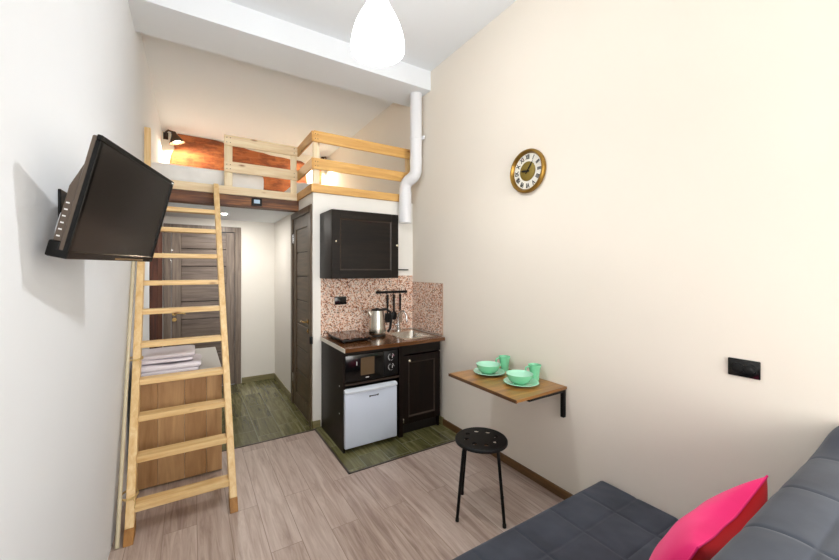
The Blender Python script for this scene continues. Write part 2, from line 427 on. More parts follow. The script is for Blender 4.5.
def lever(px, py, pz, dirx, parent, ax='x'):
    h = MB()
    if ax == 'x':
        h.cyl((px, py, pz), (px, py-.012, pz), .026).cyl((px, py-.01, pz), (px, py-.05, pz), .009)
        h.tube([(px, py-.05, pz), (px+dirx*.03, py-.055, pz+.004), (px+dirx*.08, py-.05, pz+.002), (px+dirx*.115, py-.048, pz-.008)], .008)
        h.cyl((px, py, pz-.075), (px, py-.010, pz-.075), .024).cyl((px, py-.008, pz-.075), (px, py-.018, pz-.075), .008)
    else:
        h.cyl((px, py, pz), (px-.012, py, pz), .026).cyl((px-.01, py, pz), (px-.05, py, pz), .009)
        h.tube([(px-.05, py, pz), (px-.055, py+dirx*.03, pz+.004), (px-.05, py+dirx*.08, pz+.002), (px-.048, py+dirx*.115, pz-.008)], .008)
        h.cyl((px, py, pz-.09), (px-.010, py, pz-.09), .024).cyl((px-.008, py, pz-.09), (px-.018, py, pz-.09), .008)
    return build('door_handle', h, M['brass'], parent, smooth=True)
lever(lx0+.03, YH, .97, 1, leaf)
build('door_chain', MB().box(lx0-.02, lx0+.02, YH-.012, YH, 1.73, 1.75, .002).tube([(lx0-.01, YH-.014, 1.74), (lx0-.02, YH-.018, 1.66), (lx0, YH-.018, 1.60), (lx0+.015, YH-.016, 1.66)], .005, 8), M['chrome'], leaf, smooth=True)

d2 = sthing('door_2', (BX, (dy0+dy1)/2, 0))
f = MB()
f.box(BX-.015, BX+.08, YK+.03, YK+.095, 0, dz1, .004).box(BX-.015, BX+.08, dy1-.06, dy1+.02, 0, dz1, .004).box(BX-.015, BX+.08, YK+.095, dy1-.06, dz1-.065, dz1, .004)
build('door_frame', f, M['bdoorZ'], d2)
a0, a1 = YK+.098, dy1-.063
st = MB(); st.box(BX, BX+.04, a0, a0+.10, .008, dz1-.068, .003).box(BX, BX+.04, a1-.10, a1, .008, dz1-.068, .003)
st.box(BX, BX+.04, a0+.1, a1-.1, dz1-.19, dz1-.068, .003).box(BX, BX+.04, a0+.1, a1-.1, .008, .16, .003)
leaf2 = build('door_leaf', st, M['bdoorZ'], d2)
pl = MB(); z0, z1 = .16, dz1-.19; nz = 7
for i in range(nz):
    a = z0+(z1-z0)*i/nz; b = z0+(z1-z0)*(i+1)/nz
    pl.box(BX+.010, BX+.035, a0+.10, a1-.10, a+.005, b-.005, .004)
build('panel', pl, M['bdoorY'], leaf2)
build('panel_groove', MB().box(BX+.018, BX+.03, a0+.1, a1-.1, z0, z1), M['wenge'], leaf2)
lever(BX, a0+.055, .99, 1, leaf2, 'y')
for hz in (.25, 1.80):
    build('hinge', MB().cyl((BX-.006, a1+.004, hz), (BX-.006, a1+.004, hz+.10), .008), M['chrome'], leaf2, smooth=True)
# black stop on the corner
o = build('door_stop', MB().box(BX-.028, BX-.002, YK-.012, YK+.035, .80, .87, .008, 3), M['black'], smooth=True)
tag(o, 'small black rounded block fixed low on the wall corner beside the narrow dark door', 'door stop')

# ------------------------------------------------------------------ loft railing
rl = thing('loft_railing', (BX, 3.99, 2.315), 'pine plank guard rail turning a corner round the edge of the loft', 'railing')
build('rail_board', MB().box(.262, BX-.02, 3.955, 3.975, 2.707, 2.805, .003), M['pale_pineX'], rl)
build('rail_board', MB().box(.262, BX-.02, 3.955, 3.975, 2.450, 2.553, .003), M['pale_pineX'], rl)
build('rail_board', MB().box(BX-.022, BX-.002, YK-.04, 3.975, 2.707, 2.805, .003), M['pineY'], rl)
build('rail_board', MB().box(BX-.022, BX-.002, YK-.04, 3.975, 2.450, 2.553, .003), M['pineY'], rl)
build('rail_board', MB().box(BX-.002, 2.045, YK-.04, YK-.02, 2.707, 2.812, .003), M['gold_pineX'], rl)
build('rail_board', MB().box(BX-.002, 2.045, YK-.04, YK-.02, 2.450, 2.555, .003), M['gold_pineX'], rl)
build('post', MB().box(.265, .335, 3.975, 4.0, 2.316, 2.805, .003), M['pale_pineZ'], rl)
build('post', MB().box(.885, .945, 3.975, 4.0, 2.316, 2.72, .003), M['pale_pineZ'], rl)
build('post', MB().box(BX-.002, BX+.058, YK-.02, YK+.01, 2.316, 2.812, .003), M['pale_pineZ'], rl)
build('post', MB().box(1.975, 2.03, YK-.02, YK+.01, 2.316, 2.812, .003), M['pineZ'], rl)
scr = MB()
for x, y in ((.285, 3.955), (.315, 3.955), (.915, 3.955), (BX+.012, YK-.04), (BX+.035, YK-.04)):
    for z in (2.48, 2.52, 2.735, 2.78): scr.cyl((x, y+.001, z), (x, y-.002, z), .004, n=8)
build('screw', scr, M['black_metal'], rl)['kind'] = 'stuff'
o = build('timber_post', MB().box(XL+.012, XL+.058, 4.005, 4.055, 2.302, 2.765, .003), M['pineZ'])
tag(o, 'short upright pine post against the left wall at the loft edge behind the television', 'post')
# display box on the joist
t_ = thing('control_box', (.553, 3.97, 2.145), 'small black box with a pale display fixed to the dark loft joist', 'box')
build('casing', MB().box(.505, .60, 3.958, 3.985, 2.145, 2.222, .006, 2), M['black'], t_, smooth=True)
build('display', MB().box(.525, .580, 3.954, 3.9585, 2.168, 2.205, .001), M['lcd'], t_)

# ------------------------------------------------------------------ loft bedding
def soft_box(x0, x1, y0, y1, z0, z1, r=.04, seed=0, amp=.006, n=(22, 26, 6)):
    mb = MB(); g = bmesh.ops.create_cube(mb.bm, size=1)
    bmesh.ops.subdivide_edges(mb.bm, edges=mb.bm.edges[:], cuts=9, use_grid_fill=True)
    cx, cy, cz = (x0+x1)/2, (y0+y1)/2, (z0+z1)/2; hx, hy, hz = (x1-x0)/2, (y1-y0)/2, (z1-z0)/2
    r = min(r, hx, hy, hz*.98)
    for v in mb.bm.verts:
        p = Vector((math.copysign(abs(v.co.x*2)**.8, v.co.x)*hx, math.copysign(abs(v.co.y*2)**.8, v.co.y)*hy, math.copysign(abs(v.co.z*2)**.8, v.co.z)*hz))
        q = Vector((max(-hx+r, min(hx-r, p.x)), max(-hy+r, min(hy-r, p.y)), max(-hz+r, min(hz-r, p.z))))
        d = p-q
        if d.length > r: d = d.normalized()*r
        p = q+d
        nn = noise.noise(Vector((p.x*6+seed, p.y*6, p.z*9)))*amp
        if p.z > -hz+.01: p += Vector((nn, nn*.7, nn))
        v.co = Vector((cx, cy, cz))+p
    return mb
m1 = thing('mattress', (.14, 5.1, ZD+.06), 'white bedded mattress at the left end of the loft beside the ladder', 'mattress')
build('mattress_core', soft_box(XL+.01, .64, 4.12, 6.1, ZD+.061, ZD+.20, .05, 1), M['linen'], m1, smooth=True)
build('duvet', soft_box(XL+.005, .655, 4.085, 5.7, ZD+.066, ZD+.265, .06, 3, .005), M['linen'], m1, smooth=True)
m2 = thing('mattress', (1.5, 5.1, ZD+.06), 'white mattress on the right side of the loft over the kitchen wall', 'mattress')
build('mattress_core', soft_box(.985, 2.03, 4.2, 6.2, ZD+.061, ZD+.19, .05, 5), M['linen'], m2, smooth=True)
build('duvet', soft_box(.975, 2.045, 4.165, 5.8, ZD+.066, ZD+.262, .05, 8, .005), M['linen'], m2, smooth=True)
o = build('storage_box', MB().box(.72, .82, 4.5, 4.6, ZD+.06, ZD+.17, .006, 2), M['black'], smooth=True)
tag(o, 'small black box on the loft deck between the two white mattresses', 'box')

# two wall spotlights on the loft end wall
def spot(loc, tx):
    s = thing('wall_spotlight', loc, '', 'wall lamp')
    build('wall_plate', MB().box(-.03, .03, -.02, 0, -.05, .05, .004), M['lamp_black'], s, local=True)
    build('arm', MB().tube([(0, -.02, .0), (tx*.01, -.14, .02), (tx*.04, -.22, .02), (tx*.10, -.25, .0)], .013, 8), M['lamp_black'], s, local=True, smooth=True)
    Mx = Matrix.Translation((tx*.10, -.25, .0)) @ Matrix.Rotation(-tx*.3, 4, 'Y')
    build('lamp_shade', MB().lathe([(0, .0), (.028, 0), (.036, -.04), (.098, -.155), (.094, -.155), (.032, -.04), (.024, -.006), (0, -.006)], M4=Mx.copy(), n=28), M['lamp_black'], s, local=True, smooth=True)
    build('bulb', MB().sph(Mx @ Vector((0, 0, -.125)), .034), M['lamp_glow'], s, local=True, smooth=True)
    return s
s1 = spot((-.325, YT-.02, 3.46), 1); s1['label'] = 'lit bronze wall spotlight at the left corner above the orange brick'
s2 = spot((2.03, YT-.0, 3.46), -1); s2['label'] = 'lit bronze wall spotlight at the right corner seen through the railing'
s1['group'] = s2['group'] = 'loft wall spotlights'

# downlight below the loft
dl = thing('downlight', (.315, 4.75, HCZ), 'small round recessed downlight lit in the white hall ceiling', 'ceiling light')
build('trim_ring', MB().lathe([(.026, -.001), (.040, -.001), (.040, -.006), (.026, -.006)], (.315, 4.75, HCZ), close=True), M['white_plastic'], dl, smooth=True)
build('bulb', MB().cyl((.315, 4.75, HCZ-.001), (.315, 4.75, HCZ-.005), .025), M['down_glow'], dl)

# ------------------------------------------------------------------ drain pipe
pp = thing('drain_pipe', (1.93, 3.34, 2.0), 'white plastic drain pipe with an offset bend in the right corner', 'pipe')
R_ = .062
pts = [(1.985, 3.24, 3.335), (1.985, 3.24, 2.56), (1.984, 3.242, 2.53), (1.979, 3.252, 2.50), (1.970, 3.268, 2.478), (1.957, 3.293, 2.46), (1.944, 3.318, 2.446), (1.934, 3.340, 2.428), (1.927, 3.354, 2.40), (1.925, 3.36, 2.37), (1.925, 3.36, 2.02)]
build('pipe', MB().tube(pts, R_, 28), M['white_plastic'], pp, smooth=True)
build('socket_collar', MB().cyl((1.925, 3.36, 2.0), (1.925, 3.36, 2.33), .066, n=28), M['white_plastic'], pp, smooth=True)
build('socket_collar', MB().cyl((1.985, 3.24, 2.60), (1.985, 3.24, 2.68), .064, n=28), M['white_plastic'], pp, smooth=True)
build('pipe_clamp', MB().cyl((1.985, 3.24, 2.865), (1.985, 3.24, 2.89), .066, n=28).box(1.985, XR, 3.215, 3.225, 2.868, 2.888, .002).box(2.03, 2.05, 3.165, 3.225, 2.86, 2.895, .003), M['white_plastic'], pp, smooth=True)

# ------------------------------------------------------------------ ladder
lad = thing('ladder', (-.05, 2.56, 0), 'tall pine ladder leaning on the loft edge, reaching up beside the television', 'ladder')
def ly(z): return 2.515+.588*z
def rail(xb, xt, w):
    top = 2.305; poly = []
    mb = MB()
    def P(x, y, z): return mb.bm.verts.new((x, y, z))
    d = .085
    vs = []
    for z, xc in ((.002, xb), (top, xt)):
        y = ly(z)
        vs.append([P(xc-w/2, y, z), P(xc+w/2, y, z), P(xc+w/2, y+d, z), P(xc-w/2, y+d, z)])
    a, b = vs
    mb.bm.faces.new(a[::-1]); mb.bm.faces.new(b)
    for i in range(4): mb.bm.faces.new((a[i], a[(i+1) % 4], b[(i+1) % 4], b[i]))
    bmesh.ops.bevel(mb.bm, geom=mb.bm.edges[:], offset=.003, segments=1, affect='EDGES')
    return mb
def rx(z, s):
    f = z/2.305
    return (-.293-.052*f) if s < 0 else (.222-f*.032)
build('side_rail', rail(rx(0, -1), -.345, .042), M['pineZ'], lad)
build('side_rail', rail(rx(0, 1), rx(2.305, 1), .042), M['pineZ'], lad)
for s in (-1, 1):
    mb = MB(); x = rx(.06, s)
    mb.prism([(ly(.0)-.008, .001), (ly(.0)+.09, .001), (ly(.07)+.088, .07), (ly(.07)-.006, .07)], 0, x-.0225, x+.0225, .003)
    build('foot_block', mb, M['foot_wood'], lad)
for z in (.145, .366, .570, .768, .987, 1.201, 1.403, 1.613, 1.832, 2.016):
    mb = MB(); y = ly(z)
    mb.box(rx(z, -1)+.021, rx(z, 1)-.021, y-.006, y+.086, z-.018, z+.018, .003)
    build('rung', mb, M['pineX'], lad)

pole = build('wooden_pole', MB().tube([(-.342, 2.52, .002), (-.356, 3.30, 1.56)], .010, 10), M['pole'], smooth=True)
tag(pole, 'thin pale pole leaning between the ladder and the left wall', 'pole')
for z, l in ((.20, 'lower twine loop tying the thin pole to the ladder rail near the floor'), (.905, 'upper twine loop tying the thin pole to the ladder rail level with the white bundles')):
    mb = MB()
    ya = ly(z)
    cx_, cy_ = rx(z, -1)-.005, ya+.0
    for k in range(2):
        zz = z+.007*(k-.5); P = []
        for i in range(21):
            a = 2*PI*i/20; P.append((cx_-.004+.040*math.cos(a), ya+.042+.058*math.sin(a), zz))
        mb.tube(P, .0028, 6, caps=False)
    mb.tube([(cx_+.015, ya-.012, z), (cx_+.03, ya-.03, z-.015), (cx_+.026, ya-.03, z-.05)], .0028, 6)
    o = build('twine_loop', mb, M['twine'], smooth=True); tag(o, l, 'twine', 'twine loops on the ladder')

# ------------------------------------------------------------------ wood cabinet behind ladder
cb = thing('low_cabinet', (-.075, 3.6, 0), 'low oak-look cabinet with a grey top standing behind the ladder', 'cabinet')
cx0, cx1, cy0, cy1 = XL+.03, .19, 3.09, 4.1
build('carcass', MB().box(cx0, cx1, cy0+.012, cy1, .012, .725, .002), M['box_top'], cb)
fp = [(cx0, -.20), (-.20, -.045), (-.045, .09), (.09, cx1)]
for i, (a, b) in enumerate(fp):
    build('front_panel', MB().box(a+.0008, b-.0008, cy0, cy0+.012, .012, .724, .001), M['box_front'] if i % 2 else M['box_front2'], cb)
build('top', MB().box(cx0-.005, cx1+.005, cy0-.008, cy1, .725, .745, .003), M['box_top'], cb)
def bundle(x0, x1, y0, y1, z0, z1, layers, seed, tip):
    mb = MB(); h = (z1-z0)/layers
    for k in range(layers):
        q = soft_box(x0+random.uniform(0, .012), x1-random.uniform(0, .02), y0+random.uniform(0, .012), y1, z0+h*k+.0005, z0+h*(k+1)+.002, h*.49, seed+k*3, .011)
        me = bpy.data.meshes.new('tmp'); q.bm.to_mesh(me); mb.bm.from_mesh(me); q.bm.free(); bpy.data.meshes.remove(me)
    return mb
o = build('folded_bedding', bundle(-.335, .065, 3.14, 3.48, .748, .822, 2, 3, 0), M['packed'], smooth=True)
tag(o, 'larger lower bundle of folded white cloth in clear film on the low cabinet', 'bedding', 'folded bundles on the low cabinet')
o = build('folded_bedding', bundle(-.33, .02, 3.17, 3.47, .830, .895, 2, 11, 0), M['packed'], smooth=True)
tag(o, 'smaller upper bundle of folded white cloth stacked on the larger one', 'bedding', 'folded bundles on the low cabinet')

# ------------------------------------------------------------------ kitchen unit
CF = 2.85
bc = thing('base_cabinet', (1.32, 3.14, 0), 'tall dark base unit open in front, holding the microwave and the small fridge', 'cabinet')
build('side_panel', MB().box(1.045, 1.061, CF-.01, YK-.02, .003, .828, .001), M['wenge'], bc)
build('side_panel', MB().box(1.565, 1.603, CF-.01, YK-.02, .003, .828, .001), M['wenge'], bc)
build('shelf', MB().box(1.061, 1.565, CF-.01, YK-.03, .545, .560, .001), M['wenge_lite'], bc)
build('top_rail', MB().box(1.061, 1.565, CF, CF+.03, .795, .828, .001), M['wengeX'], bc)
build('back_panel', MB().box(1.061, 1.565, YK-.035, YK-.02, .003, .828), M['black_in'], bc)
for z in (.53, .3): build('cam_cap', MB().cyl((1.0451, 2.93, z), (1.043, 2.93, z), .006, n=10), M['white_print'], bc)
sk = thing('sink_cabinet', (1.81, 3.14, 0), 'dark base unit with one panelled door under the steel sink', 'cabinet')
for xa in (1.606, 2.004): build('side_panel', MB().box(xa, xa+.016, CF+.02, YK-.02, .003, .828, .001), M['wenge'], sk)
build('bottom_panel', MB().box(1.622, 2.004, CF+.02, YK-.02, .10, .116), M['wenge'], sk)
build('back_panel', MB().box(1.622, 2.004, YK-.03, YK-.02, .116, .828), M['black_in'], sk)
build('plinth', MB().box(1.61, 2.015, CF+.05, CF+.068, .003, .10), M['black_in'], sk)
build('drawer_front', MB().box(1.608, 2.018, CF, CF+.019, .735, .827, .001), M['wengeX'], sk)
def panel_door(x0, x1, y, z0, z1, fw, parent, mat, matx):
    d = MB()
    d.box(x0, x0+fw, y, y+.019, z0, z1, .0015).box(x1-fw, x1, y, y+.019, z0, z1, .0015)
    d.box(x0+fw, x1-fw, y, y+.019, z0, z0+fw, .0015).box(x0+fw, x1-fw, y, y+.019, z1-fw, z1, .0015)
    door = build('door', d, mat, parent)
    iv = MB(); q = .012
    iv.box(x0+fw, x1-fw, y+.009, y+.017, z0+fw, z1-fw)
    build('inner_panel', iv, mat, door)
    # moulding: sloped strips
    mo = MB(); a, b, c, e = x0+fw, x1-fw, z0+fw, z1-fw
    yo, yi = y+.0015, y+.0085
    O = [(a, yo, c), (b, yo, c), (b, yo, e), (a, yo, e)]; I = [(a+q, yi, c+q), (b-q, yi, c+q), (b-q, yi, e-q), (a+q, yi, e-q)]
    vo = [mo.bm.verts.new(p) for p in O]; vi = [mo.bm.verts.new(p) for p in I]
    for i in range(4): mo.bm.faces.new((vo[i], vo[(i+1) % 4], vi[(i+1) % 4], vi[i]))
    build('moulding', mo, matx, door)
    return door
dr = panel_door(1.608, 2.018, CF, .105, .722, .06, sk, M['wenge'], M['wenge_lite'])
def knob(x, y, z, parent):
    return build('knob', MB().cyl((x, y, z), (x, y-.014, z), .006, n=14).sph((x, y-.021, z), .013, sy=.8, n=10), M['nickel'], parent, smooth=True)
knob(1.665, CF, .680, dr)
build('hinge', MB().box(1.606, 1.618, CF-.004, CF+.002, .12, .16, .001), M['chrome'], dr)

ct = thing('worktop', (1.55, 3.12, .83), 'walnut brown kitchen worktop with a pale strip on its left end', 'worktop')
# worktop slab with a sink cut-out, built from four slabs
sx0, sx1, sy0, sy1 = 1.66, 1.98, 2.92, 3.28
wt = MB()
xl, xr, yf, yb_, za, zb = 1.044, 2.035, 2.795, YK-.012, .830, .862
for (a, b, c, d) in ((xl, sx0, yf, yb_), (sx1, xr, yf, yb_), (sx0, sx1, yf, sy0), (sx0, sx1, sy1, yb_)): wt.box(a, b, c, d, za, zb)
bmesh.ops.remove_doubles(wt.bm, verts=wt.bm.verts, dist=.0001)
build('top_slab', wt, M['counter'], ct)
build('end_strip', MB().box(1.040, 1.044, yf, yb_, za-.001, zb+.0008), M['counter_end'], ct, label='pale end strip')

sn = thing('sink', (1.82, 3.1, .862), 'stainless steel inset kitchen sink near the right wall', 'sink')
s_ = MB()
ox0, ox1, oy0, oy1 = 1.635, 2.005, 2.88, 3.395
prof = [((ox0, ox1, oy0, oy1), .8625, .02), ((ox0+.006, ox1-.006, oy0+.006, oy1-.006), .868, .02), ((sx0+.008, sx1-.008, sy0+.008, sy1-.008), .864, .05), ((sx0+.014, sx1-.014, sy0+.014, sy1-.014), .85, .05),
        ((sx0+.03, sx1-.03, sy0+.03, sy1-.03), .725, .06), ((sx0+.07, sx1-.07, sy0+.07, sy1-.07), .71, .05)]
rings = []
for (a, b, c, d), z, r in prof:
    ring = []
    for (qx, qy, st_) in ((b-r, d-r, 0), (a+r, d-r, 1), (a+r, c+r, 2), (b-r, c+r, 3)):
        for k in range(7):
            an = PI/2*(st_+k/6); ring.append(s_.bm.verts.new((qx+r*math.cos(an), qy+r*math.sin(an), z)))
    rings.append(ring)
for A, B in zip(rings, rings[1:]):
    n = len(A)
    for i in range(n): s_.bm.faces.new((A[i], A[(i+1) % n], B[(i+1) % n], B[i]))
s_.bm.faces.new(rings[-1])
build('basin', s_, M['steel'], sn, smooth=True)
build('drain', MB().cyl((1.82, 3.10, .7105), (1.82, 3.10, .714), .035), M['chrome'], sn, smooth=True)
fc = thing('faucet', (1.83, 3.345, .868), 'slim chrome tap with a curved spout behind the sink', 'faucet')
P = [(1.83, 3.345, .90), (1.83, 3.345, 1.0)]
for i in range(1, 13):
    a = PI*i/12; P.append((1.83+.02*(1-math.cos(a)), 3.345-.055*(1-math.cos(a)), 1.0+.075*math.sin(a)))
P.append((1.872, 3.233, .965))
build('spout', MB().tube(P, .010, 12), M['chrome'], fc, smooth=True)
build('body', MB().cyl((1.83, 3.345, .868), (1.83, 3.345, .95), .021, .018).cyl((1.83, 3.345, .8675), (1.83, 3.345, .875), .028), M['chrome'], fc, smooth=True)
build('lever', MB().tube([(1.812, 3.345, .925), (1.78, 3.33, .94), (1.75, 3.31, .965)], .007), M['chrome'], fc, smooth=True)

# splashback
struct('trim_8', MB().box(1.044, XR-.008, YK-.008, YK, .863, 1.44), M['mosaic'])
struct('trim_9', MB().box(XR-.008, XR, 2.876, YK-.008, .863, 1.368), M['mosaic'])
struct('trim_10', MB().box(XR-.010, XR, 2.873, 2.876, .863, 1.371).box(XR-.010, XR, 2.876, YK-.008, 1.368, 1.371), plain('splashback edge', s2l(176, 146, 124), .5))

# upper cabinet
uc = thing('wall_cabinet', (1.365, 3.28, 1.42), 'dark wall cupboard with one framed door above the kitchen worktop', 'cabinet')
build('carcass', MB().box(1.035, 1.70, 3.12, YK-.001, 1.422, 2.035, .0015), M['wenge'], uc)
dr = panel_door(1.036, 1.699, 3.10, 1.423, 2.034, .075, uc, M['wengeX'], M['wenge_lite'])
knob(1.672, 3.10, 1.735, dr)
build('hinge_cap', MB().cyl((1.075, 3.1003, 1.755), (1.075, 3.098, 1.755), .006, n=10), M['nickel'], dr)
o = build('wall_bracket', MB().box(1.85, 2.0, YK-.03, YK-.0005, 1.496, 1.508, .002), M['black_metal'])
tag(o, 'short thin black strip on the wall right of the dark wall cupboard', 'bracket')

# microwave
mw = thing('microwave', (1.31, 3.0, .56), 'black microwave oven built in above the small silver fridge', 'microwave')
build('body', MB().box(1.07, 1.555, CF+.022, 3.2, .572, .79, .004), M['black'], mw)
build('door', MB().box(1.065, 1.415, CF-.004, CF+.02, .572, .792, .005, 2), M['black_gloss'], mw, smooth=True)
build('control_panel', MB().box(1.418, 1.558, CF-.004, CF+.02, .572, .792, .005, 2), M['black'], mw, smooth=True)
build('window', MB().box(1.20, 1.325, CF-.0055, CF-.0043, .615, .762, .0004), plain('brownish oven window', s2l(96, 78, 58), .12), mw)
build('door_mark', MB().box(1.162, 1.168, CF-.0055, CF-.0043, .705, .735), M['white_print'], mw)
build('door_mark', MB().box(1.245, 1.275, CF-.0055, CF-.0043, .590, .597), M['white_print'], mw)
for z in (.735, .648):
    k_ = MB(); Mx = Matrix.Translation((1.487, CF-.004, z)) @ Matrix.Rotation(PI/2, 4, 'X')
    k_.lathe([(0, .022), (.018, .022), (.022, .017), (.022, 0)], M4=Mx, n=24)
    kb = build('dial', k_, M['black'], mw, smooth=True)
    rg = MB(); n0 = 20
    for i in range(n0):
        if i in (4, 5, 14): continue
        a0_, a1_ = 2*PI*i/n0, 2*PI*(i+.8)/n0
        vs = [rg.bm.verts.new((1.487+r*math.cos(a), CF-.0046, z+r*math.sin(a))) for r, a in ((.026, a0_), (.026, a1_), (.0305, a1_), (.0305, a0_))]
        rg.bm.faces.new(vs)
    build('dial_marks', rg, M['white_print'], kb)
    build('pointer', MB().box(1.485, 1.489, CF-.0275, CF-.0262, z-.004, z+.02), M['white_print'], kb)
# fridge
fg = thing('mini_fridge', (1.3, 3.0, .03), 'small silver grey fridge under the microwave in the dark unit', 'fridge')
build('body', MB().box(1.066, 1.55, CF+.005, 3.38, .03, .505, .006), M['black'], fg)
build('door', MB().box(1.050, 1.528, CF-.04, CF+.002, .04, .488, .010, 3), M['fridge'], fg, smooth=True)
lp = MB()
V = []
for i in range(25):
    u = i/24; bow = .016*(1-(2*u-1)**2)
    x = 1.050+u*.478
    V.append([lp.bm.verts.new((x, y_, z_)) for y_, z_ in ((CF+.0, .491), (CF-.042-bow, .491), (CF-.046-bow, .505), (CF-.030, .519), (CF+.0, .521))])
for A, B in zip(V, V[1:]):
    for k in range(5): lp.bm.faces.new((A[k], A[(k+1) % 5], B[(k+1) % 5], B[k]))
lp.bm.faces.new(V[0]); lp.bm.faces.new(V[-1][::-1])
build('top_grip', lp, M['fridge_lip'], fg, smooth=True)
for x in (1.1, 1.52): build('foot', MB().cyl((x, CF+.04, .0031), (x, CF+.04, .0305), .016), M['black'], fg)
build('badge', MB().box(1.262, 1.348, CF-.0412, CF-.0398, .436, .445, .0004).box(1.262, 1.274, CF-.0413, CF-.0398, .432, .447, .0004).box(1.338, 1.348, CF-.0413, CF-.0398, .434, .450, .0004), M['dark_print'], fg)

# hob
hb = thing('portable_hob', (1.24, 3.2, .862), 'portable hob with a speckled glass top at the left end of the worktop', 'hob')
build('body', MB().box(1.10, 1.375, 3.02, 3.40, .870, .892, .006, 2), M['black'], hb, smooth=True)
build('glass_top', MB().box(1.092, 1.383, 3.005, 3.41, .893, .903, .002), M['hob'], hb)
for x in (1.13, 1.345):
    for y in (3.05, 3.37): build('foot', MB().cyl((x, y, .8622), (x, y, .8705), .012), M['black'], hb)

# kettle
kt = thing('kettle', (1.53, 3.20, .862), 'brushed steel electric kettle with a black lid on the worktop', 'kettle')
K = (1.52, 3.20, .862)
build('power_base', MB().lathe([(0, .0005), (.082, .0005), (.084, .006), (.080, .018), (0, .020)], K), M['black'], kt, smooth=True)
build('body', MB().lathe([(0, .022), (.078, .022), (.082, .035), (.080, .08), (.073, .165), (.064, .235), (.062, .247), (0, .247)], K), M['steel'], kt, smooth=True)
build('lid', MB().lathe([(0, .271), (.014, .271), (.018, .263), (.05, .261), (.062, .249), (0, .2475)], K), M['black'], kt, smooth=True)
build('handle', MB().tube([(K[0]+.045, K[1]-.02, K[2]+.255), (K[0]+.085, K[1]-.035, K[2]+.257), (K[0]+.118, K[1]-.045, K[2]+.23), (K[0]+.128, K[1]-.048, K[2]+.16), (K[0]+.118, K[1]-.044, K[2]+.07), (K[0]+.095, K[1]-.036, K[2]+.035)], .013, 12), M['black'], kt, smooth=True)
build('spout', MB().tube([(K[0]-.055, K[1]+.01, K[2]+.195), (K[0]-.078, K[1]+.014, K[2]+.232), (K[0]-.086, K[1]+.016, K[2]+.240)], .02, 12, radii=[.026, .016, .013]), M['steel'], kt, smooth=True)

# hook rail and utensils
YW = YK-.0085
hr = thing('hook_rail', (1.81, YW, 1.262), 'black metal hook rail on the mosaic splashback', 'hook rail')
build('bar', MB().box(1.612, 1.985, YW-.022, YW-.012, 1.254, 1.279, .002).box(1.66, 1.68, YW-.012, YW, 1.260, 1.274).box(1.93, 1.95, YW-.012, YW, 1.260, 1.274), M['black_metal'], hr)
hx = [1.655, 1.735, 1.81, 1.885, 1.96]
for x in hx:
    build('hook', MB().tube([(x, YW-.017, 1.298), (x, YW-.028, 1.292), (x, YW-.030, 1.25), (x, YW-.034, 1.236), (x, YW-.046, 1.233), (x, YW-.052, 1.243)], .003, 8), M['black_metal'], hr, smooth=True)
def utensil(name, x, lab, L, head):
    u = thing(name, (x, YW-.042, 1.245), lab, 'utensil', 'black utensils on the hook rail')
    y = YW-.042
    build('handle', MB().tube([(x, y, 1.242), (x, y, 1.20), (x, y, 1.24-L)], .010, 10, radii=[.012, .012, .009]), M['black'], u, smooth=True)
    zb_ = 1.24-L
    if head == 'turner': h = MB().box(x-.033, x+.033, y-.004, y+.002, zb_-.10, zb_, .003)
    elif head == 'ladle': h = MB().sph((x, y, zb_-.03), .036, sy=.4, sz=1.3, n=12)
    else: h = MB().box(x-.014, x+.024, y-.005, y+.003, zb_-.11, zb_+.01, .003)
    build('blade' if head != 'ladle' else 'bowl', h, M['black'] if head != 'spat' else M['steel'], u, smooth=True)
utensil('turner', 1.735, 'black slotted turner hanging leftmost on the hook rail behind the kettle', .19, 'turner')
utensil('serving_spoon', 1.81, 'black serving spoon hanging in the middle of the hook rail', .19, 'ladle')
utensil('spatula', 1.885, 'black handled spatula with a narrow grey blade hanging rightmost on the hook rail', .19, 'spat')

def socket(name, M4, w, h, lab, double=True):
    s = thing(name, M4.translation, lab, 'socket'); s.rotation_euler = M4.to_euler()
    build('plate', MB().box(-w/2, w/2, -.010, 0, -h/2, h/2, .004, 2), M['black_gloss'], s, local=True, smooth=True)
    xs = (-.021, .021) if double else (0,)
    for x in xs:
        Mx = Matrix.Translation((x*w/.117*1.05, -.010, 0)) @ Matrix.Rotation(PI/2, 4, 'X')
        i_ = build('socket_well', MB().lathe([(.0235, .0005), (.021, .002), (.020, -.003), (0, -.004)], M4=Mx, n=24), M['black'], s, local=True, smooth=True)
        build('pin_hole', MB().cyl(Mx @ Vector((-.008, 0, -.003)), Mx @ Vector((-.008, 0, -.0015)), .0025, n=10).cyl(Mx @ Vector((.008, 0, -.003)), Mx @ Vector((.008, 0, -.0015)), .0025, n=10), M['nickel'], i_, local=True)
    return s
socket('wall_socket', Matrix.Translation((1.236, YW, 1.200)), .118, .080, 'black double socket on the mosaic splashback left of the kettle')
socket('wall_socket', Matrix.Translation((XR, .600, 1.066)) @ Matrix.Rotation(-PI/2, 4, 'Z'), .112, .078, 'black double socket on the cream right wall above the sofa')

# ------------------------------------------------------------------ wall table
tb = thing('wall_table', (1.83, 1.815, .56), 'fold-down wooden wall table on dark brackets along the right wall', 'table')
tt = MB().prism([(1.60, 1.49), (XR-.001, 1.495), (XR-.001, 2.14), (1.605, 2.145)], 2, .724, .742, .002)
build('tabletop', tt, M['table'], tb)
build('edge_band', MB().box(1.594, 1.5995, 1.488, 2.147, .722, .7425, .001), M['table_edge'], tb)
for y in (1.515, 2.10):
    b_ = MB().box(XR-.028, XR-.001, y-.012, y+.012, .54, .722, .002).box(1.72, XR-.028, y-.012, y+.012, .704, .723, .002)
    b_.box(XR-.034, XR-.028, y-.004, y+.004, .56, .70)
    build('bracket', b_, M['black_metal'], tb)

